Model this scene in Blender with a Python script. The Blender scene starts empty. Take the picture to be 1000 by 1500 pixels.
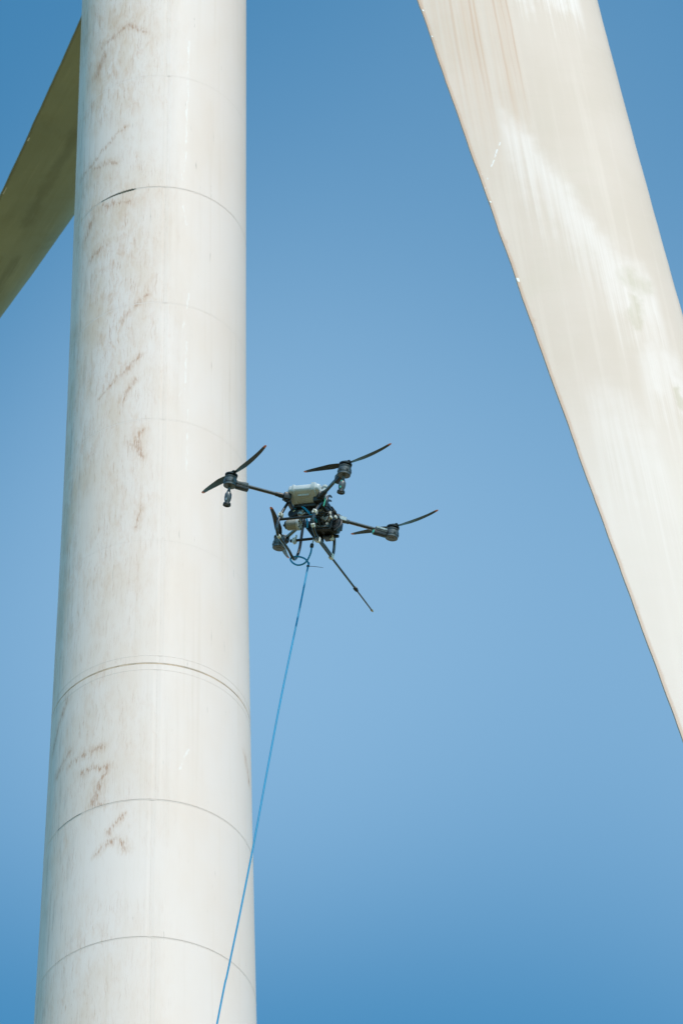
import bpy, bmesh, math, random
from mathutils import Vector, Matrix, noise
random.seed(7)
scene = bpy.context.scene
COL = scene.collection
V = Vector
rad = math.radians

# ------------------------------------------------------------------ camera
cam_d = bpy.data.cameras.new('camera')
cam = bpy.data.objects.new('camera', cam_d)
COL.objects.link(cam)
cam_d.sensor_fit = 'VERTICAL'
cam_d.sensor_height = 36.0
cam_d.sensor_width = 24.0
cam_d.lens = 203.94
cam_d.clip_start = 0.5
cam_d.clip_end = 8000
PITCH, ROLL = rad(42.045), rad(-0.608)
fw = V((0, math.cos(PITCH), math.sin(PITCH)))
rt0 = V((1, 0, 0))
up0 = V((0, -math.sin(PITCH), math.cos(PITCH)))
rt = rt0 * math.cos(ROLL) + up0 * math.sin(ROLL)
up = -rt0 * math.sin(ROLL) + up0 * math.cos(ROLL)
m = Matrix((rt, up, -fw)).transposed().to_4x4()
m.translation = V((0, 0, 1.7))
cam.matrix_world = m
cam_d.dof.use_dof = True
cam_d.dof.focus_distance = 63.4
cam_d.dof.aperture_fstop = 8.0
scene.camera = cam

# ------------------------------------------------------------------ sky, sun, exposure
SUN_EL, SUN_AZ = rad(50), rad(24)          # azimuth: to the right of straight behind the camera
sun_dir = V((math.cos(SUN_EL) * math.sin(SUN_AZ), -math.cos(SUN_EL) * math.cos(SUN_AZ), math.sin(SUN_EL)))
world = bpy.data.worlds.new('World')
scene.world = world
world.use_nodes = True
wn, wl = world.node_tree.nodes, world.node_tree.links
wn.clear()
wout = wn.new('ShaderNodeOutputWorld')
wbg = wn.new('ShaderNodeBackground')
wbg.inputs['Strength'].default_value = 0.15
sky = wn.new('ShaderNodeTexSky')
sky.sky_type = 'NISHITA'
sky.sun_disc = False
sky.sun_elevation = SUN_EL
sky.sun_rotation = math.pi - SUN_AZ
sky.altitude = 300
sky.air_density = 1.0
sky.dust_density = 0.6
sky.ozone_density = 2.2
tint = wn.new('ShaderNodeMix'); tint.data_type = 'RGBA'; tint.blend_type = 'MULTIPLY'
tint.inputs[0].default_value = 1.0
tint.inputs[7].default_value = (0.41, 0.99, 1.035, 1)
wl.new(sky.outputs[0], tint.inputs[6])
# thin, very soft high cloud veil spread over the whole sky
wtc = wn.new('ShaderNodeTexCoord')
wmap = wn.new('ShaderNodeMapping')
wmap.inputs['Scale'].default_value = (1, 1, 1)
wmap.inputs['Location'].default_value = (-16.818, -15.738, 14.221)
wl.new(wtc.outputs['Generated'], wmap.inputs[0])
wnz = wn.new('ShaderNodeTexNoise')
wnz.inputs['Scale'].default_value = 4.0
wnz.inputs['Detail'].default_value = 1.0
wnz.inputs['Roughness'].default_value = 0.42
wl.new(wmap.outputs[0], wnz.inputs['Vector'])
wmr = wn.new('ShaderNodeMapRange'); wmr.interpolation_type = 'SMOOTHSTEP'
wmr.inputs['From Min'].default_value = 0.46
wmr.inputs['From Max'].default_value = 0.74
wmr.inputs['To Min'].default_value = 0.0
wmr.inputs['To Max'].default_value = 0.25
wl.new(wnz.outputs[0], wmr.inputs[0])
veil = wn.new('ShaderNodeMix'); veil.data_type = 'RGBA'
veil.inputs[7].default_value = (4.5, 6.2, 7.5, 1)
wl.new(wmr.outputs[0], veil.inputs[0])
wl.new(tint.outputs[2], veil.inputs[6])
wl.new(veil.outputs[2], wbg.inputs[0])
wl.new(wbg.outputs[0], wout.inputs[0])

sun_d = bpy.data.lights.new('sun', 'SUN')
sun_d.energy = 2.85
sun_d.angle = rad(0.55)
sun_d.color = (1.0, 0.93, 0.83)
sun = bpy.data.objects.new('sun', sun_d)
COL.objects.link(sun)
sun.location = (60, -60, 120)
sun.rotation_euler = sun_dir.to_track_quat('Z', 'Y').to_euler()

scene.view_settings.view_transform = 'Standard'
scene.view_settings.look = 'None'
scene.view_settings.exposure = 0.345
scene.view_settings.gamma = 1.0
scene.view_settings.use_curve_mapping = False

# ------------------------------------------------------------------ helpers
def tag(o, label=None, cat=None, kind=None, group=None):
    if label: o['label'] = label
    if cat: o['category'] = cat
    if kind: o['kind'] = kind
    if group: o['group'] = group
    return o

def empty(name, mat=None, loc=None):
    o = bpy.data.objects.new(name, None)
    COL.objects.link(o)
    o.empty_display_size = 0.5
    if mat is not None: o.matrix_world = mat
    if loc is not None: o.location = loc
    return o

def link(name, bm_or_me, material, parent=None, smooth=True, angle=40, loc=None):
    if isinstance(bm_or_me, bmesh.types.BMesh):
        bm = bm_or_me
        bmesh.ops.recalc_face_normals(bm, faces=bm.faces)
        me = bpy.data.meshes.new(name)
        bm.to_mesh(me); bm.free()
        if material: me.materials.append(material)
        if smooth:
            me.polygons.foreach_set('use_smooth', [True] * len(me.polygons))
            try: me.set_sharp_from_angle(angle=rad(angle))
            except Exception: pass
    else:
        me = bm_or_me
    o = bpy.data.objects.new(name, me)
    COL.objects.link(o)
    if parent: o.parent = parent
    if loc is not None: o.location = loc
    return o

def frame_of(d):
    d = d.normalized()
    a = V((0, 0, 1)) if abs(d.z) < 0.9 else V((1, 0, 0))
    u = d.cross(a).normalized()
    return u, d.cross(u).normalized()

def add_tube(bm, pts, r, n=12, closed_ends=True):
    pts = [V(p) for p in pts]
    rr = r if isinstance(r, (list, tuple)) else [r] * len(pts)
    rings = []
    u = None
    for i, p in enumerate(pts):
        d = (pts[min(i + 1, len(pts) - 1)] - pts[max(i - 1, 0)]).normalized()
        if u is None: u, w = frame_of(d)
        else:
            u = (u - d * u.dot(d)).normalized()
        w = d.cross(u)
        rings.append([bm.verts.new(p + (u * math.cos(2 * math.pi * k / n) + w * math.sin(2 * math.pi * k / n)) * rr[i]) for k in range(n)])
    for A, B in zip(rings, rings[1:]):
        for k in range(n):
            bm.faces.new((A[k], A[(k + 1) % n], B[(k + 1) % n], B[k]))
    if closed_ends:
        bm.faces.new(rings[0]); bm.faces.new(rings[-1][::-1])

def smooth_path(pts, sub=6):
    pts = [V(p) for p in pts]
    out = []
    for i in range(len(pts) - 1):
        p0 = pts[max(i - 1, 0)]; p1 = pts[i]; p2 = pts[i + 1]; p3 = pts[min(i + 2, len(pts) - 1)]
        for k in range(sub):
            t = k / sub
            out.append(0.5 * ((2 * p1) + (p2 - p0) * t + (2 * p0 - 5 * p1 + 4 * p2 - p3) * t * t + (3 * p1 - p0 - 3 * p2 + p3) * t ** 3))
    out.append(pts[-1])
    return out

def add_box(bm, lo, hi, bevel=0.0, mat=None, seg=2):
    lo, hi = V(lo), V(hi)
    vs = []
    r = bmesh.ops.create_cube(bm, size=1.0)
    vs = r['verts']
    c = (lo + hi) / 2; s = hi - lo
    for v in vs: v.co = V((v.co.x * s.x, v.co.y * s.y, v.co.z * s.z)) + c
    if bevel > 0:
        es = list({e for v in vs for e in v.link_edges})
        r2 = bmesh.ops.bevel(bm, geom=es, offset=bevel, segments=seg, affect='EDGES', profile=0.5)
        vs = list({v for f in r2['faces'] for v in f.verts} | {v for v in vs if v.is_valid})
    if mat is not None:
        for v in vs: v.co = mat @ v.co
    return vs

def add_lathe(bm, prof, n=32, mat=None, cap=True):
    """prof: (radius, height) pairs, axis local Z"""
    rings = []
    for (r, z) in prof:
        ring = []
        for k in range(n):
            a = 2 * math.pi * k / n
            co = V((r * math.cos(a), r * math.sin(a), z))
            ring.append(bm.verts.new(mat @ co if mat is not None else co))
        rings.append(ring)
    for A, B in zip(rings, rings[1:]):
        for k in range(n):
            bm.faces.new((A[k], A[(k + 1) % n], B[(k + 1) % n], B[k]))
    if cap:
        bm.faces.new(rings[0][::-1]); bm.faces.new(rings[-1])

def axis_mat(p, d, roll_hint=V((0, 0, 1))):
    """matrix whose local Z runs along d, local Y as close to the hint as possible"""
    z = V(d).normalized()
    x = roll_hint.cross(z)
    if x.length < 1e-4: x = V((1, 0, 0))
    x.normalize(); y = z.cross(x)
    mm = Matrix((x, y, z)).transposed().to_4x4()
    mm.translation = V(p)
    return mm

def along_mat(p, d):
    """matrix whose local X runs along d and local Z stays up"""
    x = V(d).normalized(); y = V((0, 0, 1)).cross(x).normalized(); z = x.cross(y)
    mm = Matrix((x, y, z)).transposed().to_4x4(); mm.translation = V(p)
    return mm

# ------------------------------------------------------------------ materials
def new_mat(name):
    mt = bpy.data.materials.new(name); mt.use_nodes = True
    nt = mt.node_tree
    return mt, nt, nt.nodes['Principled BSDF']

class NG:
    """small wrapper for writing node graphs"""
    def __init__(s, nt): s.nt = nt
    def _in(s, sock, v):
        if hasattr(v, 'is_linked') or isinstance(v, bpy.types.NodeSocket): s.nt.links.new(v, sock)
        else: sock.default_value = v
    def math(s, op, a, b=None, c=None, clamp=False):
        n = s.nt.nodes.new('ShaderNodeMath'); n.operation = op; n.use_clamp = clamp
        for i, v in enumerate((a, b, c)):
            if v is not None: s._in(n.inputs[i], v)
        return n.outputs[0]
    def vmath(s, op, a, b=None, scale=None):
        n = s.nt.nodes.new('ShaderNodeVectorMath'); n.operation = op
        s._in(n.inputs[0], a)
        if b is not None: s._in(n.inputs[1], b)
        if scale is not None: s._in(n.inputs['Scale'], scale)
        return n.outputs['Value'] if op in ('DOT_PRODUCT', 'LENGTH', 'DISTANCE') else n.outputs[0]
    def noise(s, vec, scale, detail=3, rough=0.5, dist=0.0):
        n = s.nt.nodes.new('ShaderNodeTexNoise')
        s._in(n.inputs['Vector'], vec)
        n.inputs['Scale'].default_value = scale; n.inputs['Detail'].default_value = detail
        n.inputs['Roughness'].default_value = rough; n.inputs['Distortion'].default_value = dist
        return n.outputs[0], n.outputs[1]
    def ramp(s, v, a, b, lo=0.0, hi=1.0, smooth=True):
        n = s.nt.nodes.new('ShaderNodeMapRange')
        n.interpolation_type = 'SMOOTHSTEP' if smooth else 'LINEAR'
        s._in(n.inputs['Value'], v)
        n.inputs['From Min'].default_value = a; n.inputs['From Max'].default_value = b
        n.inputs['To Min'].default_value = lo; n.inputs['To Max'].default_value = hi
        return n.outputs[0]
    def mix(s, f, a, b, mode='MIX'):
        n = s.nt.nodes.new('ShaderNodeMix'); n.data_type = 'RGBA'; n.blend_type = mode
        s._in(n.inputs[0], f); s._in(n.inputs[6], a); s._in(n.inputs[7], b)
        return n.outputs[2]
    def xyz(s, x, y, z):
        n = s.nt.nodes.new('ShaderNodeCombineXYZ')
        s._in(n.inputs[0], x); s._in(n.inputs[1], y); s._in(n.inputs[2], z)
        return n.outputs[0]
    def sep(s, v):
        n = s.nt.nodes.new('ShaderNodeSeparateXYZ'); s._in(n.inputs[0], v)
        return n.outputs[0], n.outputs[1], n.outputs[2]
    def scale(s, v, sc): return s.vmath('MULTIPLY', v, sc)
    def coord(s, which='Object'):
        return s.nt.nodes.new('ShaderNodeTexCoord').outputs[which]
    def seg(s, p, ax, ay, bx, by, w):
        """soft mask around the segment a-b in the plane of p"""
        A = (ax, ay, 0.0); ba = (bx - ax, by - ay, 0.0)
        L2 = max(ba[0] ** 2 + ba[1] ** 2, 1e-6)
        pa = s.vmath('SUBTRACT', p, A)
        t = s.math('DIVIDE', s.vmath('DOT_PRODUCT', pa, ba), L2, clamp=True)
        q = s._scaled(ba, t)
        d = s.vmath('LENGTH', s.vmath('SUBTRACT', pa, q))
        return s.ramp(d, w, w * 0.15)
    def _scaled(s, vec, t):
        n = s.nt.nodes.new('ShaderNodeVectorMath'); n.operation = 'SCALE'
        n.inputs[0].default_value = vec; s._in(n.inputs['Scale'], t)
        return n.outputs[0]
    def segd(s, p, ax, ay, bx, by, w):
        """distance to the segment a-b divided by w"""
        ba = (bx - ax, by - ay, 0.0)
        L2 = max(ba[0] ** 2 + ba[1] ** 2, 1e-6)
        pa = s.vmath('SUBTRACT', p, (ax, ay, 0.0))
        t = s.math('DIVIDE', s.vmath('DOT_PRODUCT', pa, ba), L2, clamp=True)
        return s.math('DIVIDE', s.vmath('LENGTH', s.vmath('SUBTRACT', pa, s._scaled(ba, t))), w)
    def mins(s, vals):
        o = vals[0]
        for v in vals[1:]: o = s.math('MINIMUM', o, v)
        return o
    def curve(s, x, pts):
        """piecewise smooth function through (x, y) pairs"""
        x0, x1 = pts[0][0], pts[-1][0]; ys = [p[1] for p in pts]; y0, y1 = min(ys), max(ys)
        n = s.nt.nodes.new('ShaderNodeFloatCurve'); cu = n.mapping.curves[0]
        q = [((a - x0) / (x1 - x0), (b - y0) / max(y1 - y0, 1e-6)) for a, b in pts]
        cu.points[0].location = q[0]; cu.points[1].location = q[-1]
        for a in q[1:-1]: cu.points.new(*a)
        n.mapping.update()
        s._in(n.inputs['Value'], s.ramp(x, x0, x1, smooth=False))
        return s.math('ADD', s.math('MULTIPLY', n.outputs[0], y1 - y0), y0)
    def maxes(s, vals):
        o = vals[0]
        for v in vals[1:]: o = s.math('MAXIMUM', o, v)
        return o

def plain(name, col, rough=0.45, metal=0.0, spec=0.5, var=0.12, scale=30.0, bump=0.0, coat=0.0):
    mt, nt, b = new_mat(name); g = NG(nt)
    f, _ = g.noise(g.coord('Object'), scale, 4, 0.6)
    lo = tuple(c * (1 - var) for c in col) + (1,); hi = tuple(min(c * (1 + var), 1) for c in col) + (1,)
    nt.links.new(g.mix(g.ramp(f, 0.3, 0.7), lo, hi), b.inputs['Base Color'])
    nt.links.new(g.ramp(f, 0.3, 0.7, rough * 0.85, min(rough * 1.2, 1)), b.inputs['Roughness'])
    b.inputs['Metallic'].default_value = metal
    b.inputs['Specular IOR Level'].default_value = spec
    if coat: b.inputs['Coat Weight'].default_value = coat
    if bump:
        bp = nt.nodes.new('ShaderNodeBump'); bp.inputs['Strength'].default_value = bump; bp.inputs['Distance'].default_value = 0.004
        nt.links.new(f, bp.inputs['Height']); nt.links.new(bp.outputs[0], b.inputs['Normal'])
    return mt

TOWER_MARKS = [(-1.36,74.14,-1.15,74.46,.13),(-1.19,74.73,-.58,75.0,.09),(-.58,75.0,-.29,74.74,.07),(-1.36,72.0,-.6,72.49,.035),(-1.75,71.95,-1.36,72.0,.05),(-1.28,71.85,-.76,71.71,.06),(-1.07,70.81,-.49,70.63,.06),
 (-1.46,70.36,-1.31,70.68,.09),(-1.31,69.68,-1.04,69.83,.09),(-.59,67.88,-.13,68.43,.05),(-1.0,66.32,-.54,66.7,.04),(-.54,66.7,-.23,67.01,.07),(-.55,66.09,-.29,66.48,.04),(-.31,65.04,-.15,65.35,.07),(-.27,65.18,-.19,64.79,.08),
 (-.15,63.66,-.23,63.23,.05),(-1.9,59.42,-1.5,60.13,.08),(-1.69,58.75,-1.3,59.03,.07),(-1.29,58.71,-.69,58.76,.06),(-1.02,58.39,-.58,58.31,.06),(-.58,58.31,-.71,58.04,.05),(-.71,58.04,-.79,57.62,.09),(-.79,57.62,-.65,57.57,.06),
 (-.3,57.31,-.53,57.02,.04),(-.53,57.02,-.49,56.77,.05),(-.73,56.62,-.42,56.86,.05),(-.33,56.77,-.27,56.63,.07),(1.9,59.33,2.1,58.89,.05)]
TOWER_WHITE = [(.54,74.54,.51,71.68,.03),(.51,71.68,.44,71.13,.03),(.56,70.07,.47,70.52,.03),(.6,68.49,.5,67.68,.03),(.57,67.39,.56,66.46,.03),(.54,66.3,.44,66.12,.025),(.6,65.86,.58,64.49,.025),(.65,58.64,.5,58.22,.03)]

def tower_paint():
    mt, nt, b = new_mat('weathered white tower paint'); g = NG(nt)
    uvn = nt.nodes.new('ShaderNodeUVMap'); uvn.uv_map = 'UVMap'
    uv = uvn.outputs[0]
    u, v, _ = g.sep(uv)
    base = (0.82, 0.690, 0.655, 1)
    # broad tone changes, plate to plate and cloudy
    n1, _ = g.noise(g.scale(uv, (0.9, 0.35, 1)), 1.0, 4, 0.55)
    col = g.mix(g.ramp(n1, 0.3, 0.75), base, (0.80, 0.650, 0.590, 1))
    # long faint vertical runs
    n2, _ = g.noise(g.scale(uv, (9.0, 0.16, 1)), 1.0, 5, 0.6)
    col = g.mix(g.math('MULTIPLY', g.ramp(n2, 0.52, 0.78), 0.32), col, (0.66, 0.52, 0.43, 1))
    # where the dirt sits: mostly on the weather side, more in the upper cans
    n3, _ = g.noise(g.scale(uv, (0.75, 0.42, 1)), 1.0, 3, 0.6)
    side = g.ramp(u, 0.9, -1.1)
    high = g.ramp(v, 58.0, 70.0, 0.55, 1.15)
    dirt = g.math('MULTIPLY', g.math('MULTIPLY', g.ramp(n3, 0.30, 0.56), side), high)
    # short rust-brown vertical dashes
    wob = g.noise(g.scale(uv, (3, 3, 1)), 1.0, 4, 0.6)[1]
    uvd = g.vmath('ADD', uv, g.vmath('SCALE', g.vmath('SUBTRACT', wob, (0.5, 0.5, 0.5)), scale=0.10))
    n4, _ = g.noise(g.scale(uvd, (36.0, 1.9, 1)), 1.0, 4, 0.7)
    n4b, _ = g.noise(g.scale(uvd, (62.0, 3.0, 1)), 1.0, 3, 0.62)
    dash = g.ramp(n4, 0.55, 0.68)
    dashb = g.ramp(n4b, 0.60, 0.69)
    wide = g.math('ADD', g.math('MULTIPLY', dirt, 0.95), g.math('MULTIPLY', side, 0.12))
    f4 = g.math('MULTIPLY', g.math('MAXIMUM', dash, g.math('MULTIPLY', dashb, 0.8)), wide, clamp=True)
    col = g.mix(g.math('MULTIPLY', f4, 0.70), col, (0.47, 0.25, 0.16, 1))
    # sparse darker drips everywhere, more below
    n5, _ = g.noise(g.scale(uv, (26.0, 1.5, 1)), 1.0, 3, 0.62)
    n6, _ = g.noise(g.scale(uv, (1.4, 0.9, 1)), 1.0, 2, 0.5)
    f5 = g.math('MULTIPLY', g.ramp(n5, 0.665, 0.735), g.ramp(n6, 0.42, 0.62))
    col = g.mix(g.math('MULTIPLY', f5, 0.45), col, (0.23, 0.175, 0.14, 1))
    # orange-brown cloudy smears
    n7, _ = g.noise(g.scale(uvd, (7.0, 2.2, 1)), 1.0, 8, 0.78, 0.8)
    f7 = g.math('MULTIPLY', g.ramp(n7, 0.46, 0.70), dirt)
    col = g.mix(g.math('MULTIPLY', f7, 0.62), col, (0.64, 0.40, 0.285, 1))
    # a thin tan film over the dirtiest parts
    n10, _ = g.noise(g.scale(uvd, (2.0, 0.8, 1)), 1.0, 5, 0.7)
    col = g.mix(g.math('MULTIPLY', g.math('MULTIPLY', g.ramp(n10, 0.40, 0.68), dirt), 0.55), col, (0.68, 0.49, 0.37, 1))
    # rub marks left by ropes and boots, each with its own course
    big = g.noise(g.scale(uv, (4.2, 4.2, 1)), 1.0, 5, 0.68)[1]
    comb, _ = g.noise(g.scale(uv, (34.0, 1.6, 1)), 1.0, 3, 0.6)
    jit = g.xyz(0.0, g.math('MULTIPLY', g.math('SUBTRACT', comb, 0.42), 0.34), 0.0)
    p = g.vmath('ADD', g.vmath('ADD', uv, jit), g.vmath('SCALE', g.vmath('SUBTRACT', big, (0.5, 0.5, 0.5)), scale=0.20))
    p = g.vmath('MULTIPLY', p, (1, 1, 0))
    dm = g.mins([g.segd(p, *mk) for mk in TOWER_MARKS])
    n8, _ = g.noise(g.scale(uv, (30, 5, 1)), 1.0, 4, 0.7)
    halo = g.math('MULTIPLY', g.ramp(dm, 2.6, 0.3), g.ramp(n8, 0.38, 0.66, 0.10, 0.9))
    col = g.mix(g.math('MULTIPLY', halo, 0.58), col, (0.58, 0.36, 0.24, 1))
    core = g.math('MULTIPLY', g.ramp(dm, 0.75, 0.15), g.ramp(n8, 0.40, 0.62, 0.05, 1.0))
    col = g.mix(g.math('MULTIPLY', core, 0.66), col, (0.42, 0.21, 0.13, 1))
    # grey weather streaks round the shaded flank
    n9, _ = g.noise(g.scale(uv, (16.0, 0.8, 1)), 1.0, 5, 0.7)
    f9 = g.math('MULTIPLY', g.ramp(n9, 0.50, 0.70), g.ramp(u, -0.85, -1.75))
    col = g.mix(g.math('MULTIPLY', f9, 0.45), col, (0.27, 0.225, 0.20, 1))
    # cleaned / chalky white runs
    pw = g.vmath('ADD', uv, g.vmath('SCALE', g.vmath('SUBTRACT', big, (0.5, 0.5, 0.5)), scale=0.13))
    pw = g.vmath('MULTIPLY', pw, (1, 1, 0))
    wm = g.maxes([g.seg(pw, *sg) for sg in TOWER_WHITE])
    nb, _ = g.noise(g.scale(uv, (14.0, 3.0, 1)), 1.0, 4, 0.7)
    wm = g.math('MULTIPLY', wm, g.ramp(nb, 0.42, 0.60))
    col = g.mix(g.math('MULTIPLY', wm, 0.8), col, (0.88, 0.79, 0.77, 1))
    nt.links.new(col, b.inputs['Base Color'])
    nt.links.new(g.ramp(n2, 0.3, 0.7, 0.55, 0.7), b.inputs['Roughness'])
    b.inputs['Specular IOR Level'].default_value = 0.18
    bp = nt.nodes.new('ShaderNodeBump'); bp.inputs['Strength'].default_value = 0.25; bp.inputs['Distance'].default_value = 0.03
    nw, _ = g.noise(g.scale(uv, (1.3, 0.8, 1)), 1.0, 2, 0.5)
    nt.links.new(nw, bp.inputs['Height']); nt.links.new(bp.outputs[0], b.inputs['Normal'])
    return mt

AX = V((0.93531231, 0.35382325, 0.0))       # rotor axis
DR = V((0.11634543, -0.30755276, -0.94439136))
DL = V((-0.34755304, 0.91873737, 0.18742609))
DU = V((0.23120761, -0.6111846, 0.75696527))

def blade_paint(name, dirty_shaded=False):
    """object coordinates start at the hub; h runs level across the blade skin, z is height below the hub, so water runs down constant h"""
    mt, nt, b = new_mat(name); g = NG(nt)
    P = g.coord('Object')
    uvn = nt.nodes.new('ShaderNodeUVMap'); uvn.uv_map = 'UVMap'
    cu, su, _ = g.sep(uvn.outputs[0])        # chord position in metres (leading edge +), span in metres
    h = g.vmath('DOT_PRODUCT', P, tuple(E_H)) if not dirty_shaded else cu
    z = g.sep(P)[2] if not dirty_shaded else su
    hz = g.xyz(h, z, 0.0)
    n1, _ = g.noise(g.scale(hz, (0.7, 0.35, 1)), 1.0, 4, 0.55)
    if dirty_shaded:
        col = g.mix(g.ramp(n1, 0.3, 0.7), (0.40, 0.415, 0.31, 1), (0.335, 0.35, 0.26, 1))  # darker olive base: underside shade painted in along with the algae
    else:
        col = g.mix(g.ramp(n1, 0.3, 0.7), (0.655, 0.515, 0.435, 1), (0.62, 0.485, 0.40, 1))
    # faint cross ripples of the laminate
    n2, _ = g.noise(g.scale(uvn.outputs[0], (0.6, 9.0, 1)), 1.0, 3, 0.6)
    col = g.mix(g.math('MULTIPLY', g.ramp(n2, 0.5, 0.75), 0.16), col, (0.58, 0.46, 0.37, 1) if not dirty_shaded else (0.30, 0.30, 0.18, 1))
    # algae film, darker on the left blade to take in its shade
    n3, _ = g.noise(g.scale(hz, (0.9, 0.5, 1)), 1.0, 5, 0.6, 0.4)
    col = g.mix(g.math('MULTIPLY', g.ramp(n3, 0.52, 0.75), 0.30 if not dirty_shaded else 0.5), col, (0.59, 0.48, 0.38, 1) if not dirty_shaded else (0.22, 0.22, 0.13, 1))
    if not dirty_shaded:
        # brown runs down the inboard trailing part
        n4, _ = g.noise(g.scale(hz, (7.5, 0.05, 1)), 1.0, 5, 0.68)
        te_zone = g.math('MULTIPLY', g.ramp(h, 1.05, 0.80), g.ramp(z, -24.5, -20.0))
        col = g.mix(g.math('MULTIPLY', g.math('MULTIPLY', g.ramp(n4, 0.40, 0.66), te_zone), 0.50), col, (0.60, 0.40, 0.28, 1))
        n4c, _ = g.noise(g.scale(hz, (1.5, 0.7, 1)), 1.0, 3, 0.5)
        lines = g.maxes([g.math('MULTIPLY', g.ramp(g.math('ABSOLUTE', g.math('SUBTRACT', g.math('ADD', h, g.math('MULTIPLY', n4c, 0.05)), hx)), wd, 0.004), am) for hx, wd, am in ((0.02, .03, .5), (0.33, .028, .8), (0.40, .02, .5), (0.72, .026, .7), (0.93, .022, .9), (0.84, .018, .5))])
        col = g.mix(g.math('MULTIPLY', g.math('MULTIPLY', lines, g.ramp(z, -22.5, -19.0)), 0.62), col, (0.52, 0.30, 0.19, 1))
        # broad whitish runs
        n5, _ = g.noise(g.scale(hz, (6.0, 0.10, 1)), 1.0, 5, 0.6)
        col = g.mix(g.math('MULTIPLY', g.ramp(n5, 0.48, 0.72), 0.28), col, (0.75, 0.61, 0.53, 1))
        col = g.mix(g.math('MULTIPLY', g.ramp(z, -29.5, -34.0), 0.6), col, (0.745, 0.625, 0.565, 1))
        # washed white areas: an uneven upper edge, feathered drips hanging from it
        wob, _ = g.noise(g.scale(hz, (2.2, 1.1, 1)), 1.0, 4, 0.6)
        fine, _ = g.noise(g.scale(hz, (15.0, 0.12, 1)), 1.0, 4, 0.7)
        drip, _ = g.noise(g.scale(g.xyz(h, 3.0, 0.0), (11.0, 1, 1)), 1.0, 4, 0.75)
        def washed(pts, length, body, amp, soft=0.5):
            top = g.curve(h, pts)
            dep = g.math('ADD', g.math('SUBTRACT', top, z), g.math('MULTIPLY', g.math('SUBTRACT', wob, 0.5), 2.6))
            up_ = g.ramp(dep, -soft * 0.3, soft)
            L_ = g.ramp(drip, 0.36, 0.70, body, length)
            dn_ = g.ramp(g.math('DIVIDE', dep, L_), 1.0, 0.25)
            inside = g.math('MULTIPLY', g.ramp(h, pts[0][0], pts[0][0] + 0.22), g.ramp(h, pts[-1][0], pts[-1][0] - 0.18))
            m_ = g.math('MULTIPLY', g.math('MULTIPLY', up_, dn_), inside)
            return g.math('MULTIPLY', g.math('MULTIPLY', m_, g.ramp(fine, 0.30, 0.62, 0.55, 1.0)), amp)
        w1 = washed([(0.35, -21.0), (0.79, -21.9), (1.12, -23.0), (1.42, -24.3), (1.64, -25.2), (1.84, -25.8), (2.05, -26.2), (2.40, -26.8)], 5.8, 2.7, 0.62, 1.3)
        w2 = washed([(0.90, -16.2), (1.3, -16.1), (1.8, -16.2), (2.25, -16.6)], 3.8, 1.5, 0.85)
        w3 = washed([(1.70, -29.4), (1.95, -28.7), (2.12, -28.4), (2.28, -28.7), (2.55, -29.8)], 5.6, 2.2, 0.56, 1.2)
        w4 = washed([(0.85, -30.5), (1.2, -30.0), (1.6, -30.6), (1.95, -31.5)], 7.0, 2.5, 0.40, 1.5)
        col = g.mix(g.maxes([w1, w2, w3, w4]), col, (0.82, 0.70, 0.655, 1))
        # green-brown film left below the washed edge
        pg = g.xyz(h, g.math('MULTIPLY', z, 0.5), 0.0)
        pg = g.vmath('ADD', pg, g.vmath('SCALE', g.vmath('SUBTRACT', g.noise(g.scale(hz, (2.5, 1.2, 1)), 1.0, 5, 0.65)[1], (0.5, 0.5, 0.5)), scale=0.5))
        pg = g.vmath('MULTIPLY', pg, (1, 1, 0))
        sm = g.maxes([g.seg(pg, 1.95, -13.50, 2.15, -13.55, .24), g.seg(pg, 1.96, -13.8, 1.90, -14.2, .15), g.seg(pg, 2.30, -15.15, 2.36, -15.4, .12)])
        sm = g.math('MULTIPLY', sm, g.ramp(fine, 0.3, 0.6, 0.4, 1.0))
        col = g.mix(g.math('MULTIPLY', sm, 0.62), col, (0.52, 0.42, 0.30, 1))
        # a short row of chips
        cn, _ = g.noise(g.scale(hz, (30, 14, 1)), 1.0, 3, 0.7)
        hz0 = g.vmath('MULTIPLY', hz, (1, 1, 0))
        ds = g.maxes([g.seg(hz0, *q) for q in ((0.39, -22.73, 0.37, -22.82, .018), (0.325, -22.96, 0.27, -23.2, .022), (0.25, -23.3, 0.19, -23.5, .018), (0.11, -23.85, 0.10, -23.9, .014), (0.05, -24.15, 0.04, -24.2, .014))])
        col = g.mix(g.math('MULTIPLY', ds, g.ramp(cn, 0.35, 0.5)), col, (0.75, 0.69, 0.66, 1))
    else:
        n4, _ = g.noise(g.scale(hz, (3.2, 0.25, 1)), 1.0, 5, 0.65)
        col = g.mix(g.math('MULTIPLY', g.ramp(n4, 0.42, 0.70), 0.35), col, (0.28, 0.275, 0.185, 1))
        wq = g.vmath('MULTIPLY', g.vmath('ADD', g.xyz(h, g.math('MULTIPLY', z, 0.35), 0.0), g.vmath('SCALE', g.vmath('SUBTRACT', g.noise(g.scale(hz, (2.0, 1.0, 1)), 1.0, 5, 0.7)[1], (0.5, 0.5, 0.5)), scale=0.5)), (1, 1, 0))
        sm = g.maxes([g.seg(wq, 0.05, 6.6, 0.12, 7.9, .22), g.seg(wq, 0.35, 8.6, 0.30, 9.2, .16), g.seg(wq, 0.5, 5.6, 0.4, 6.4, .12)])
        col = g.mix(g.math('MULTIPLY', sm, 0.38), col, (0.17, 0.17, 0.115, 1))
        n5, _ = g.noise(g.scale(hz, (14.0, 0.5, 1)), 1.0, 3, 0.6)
        col = g.mix(g.math('MULTIPLY', g.ramp(n5, 0.56, 0.74), 0.25), col, (0.60, 0.58, 0.44, 1))
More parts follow.
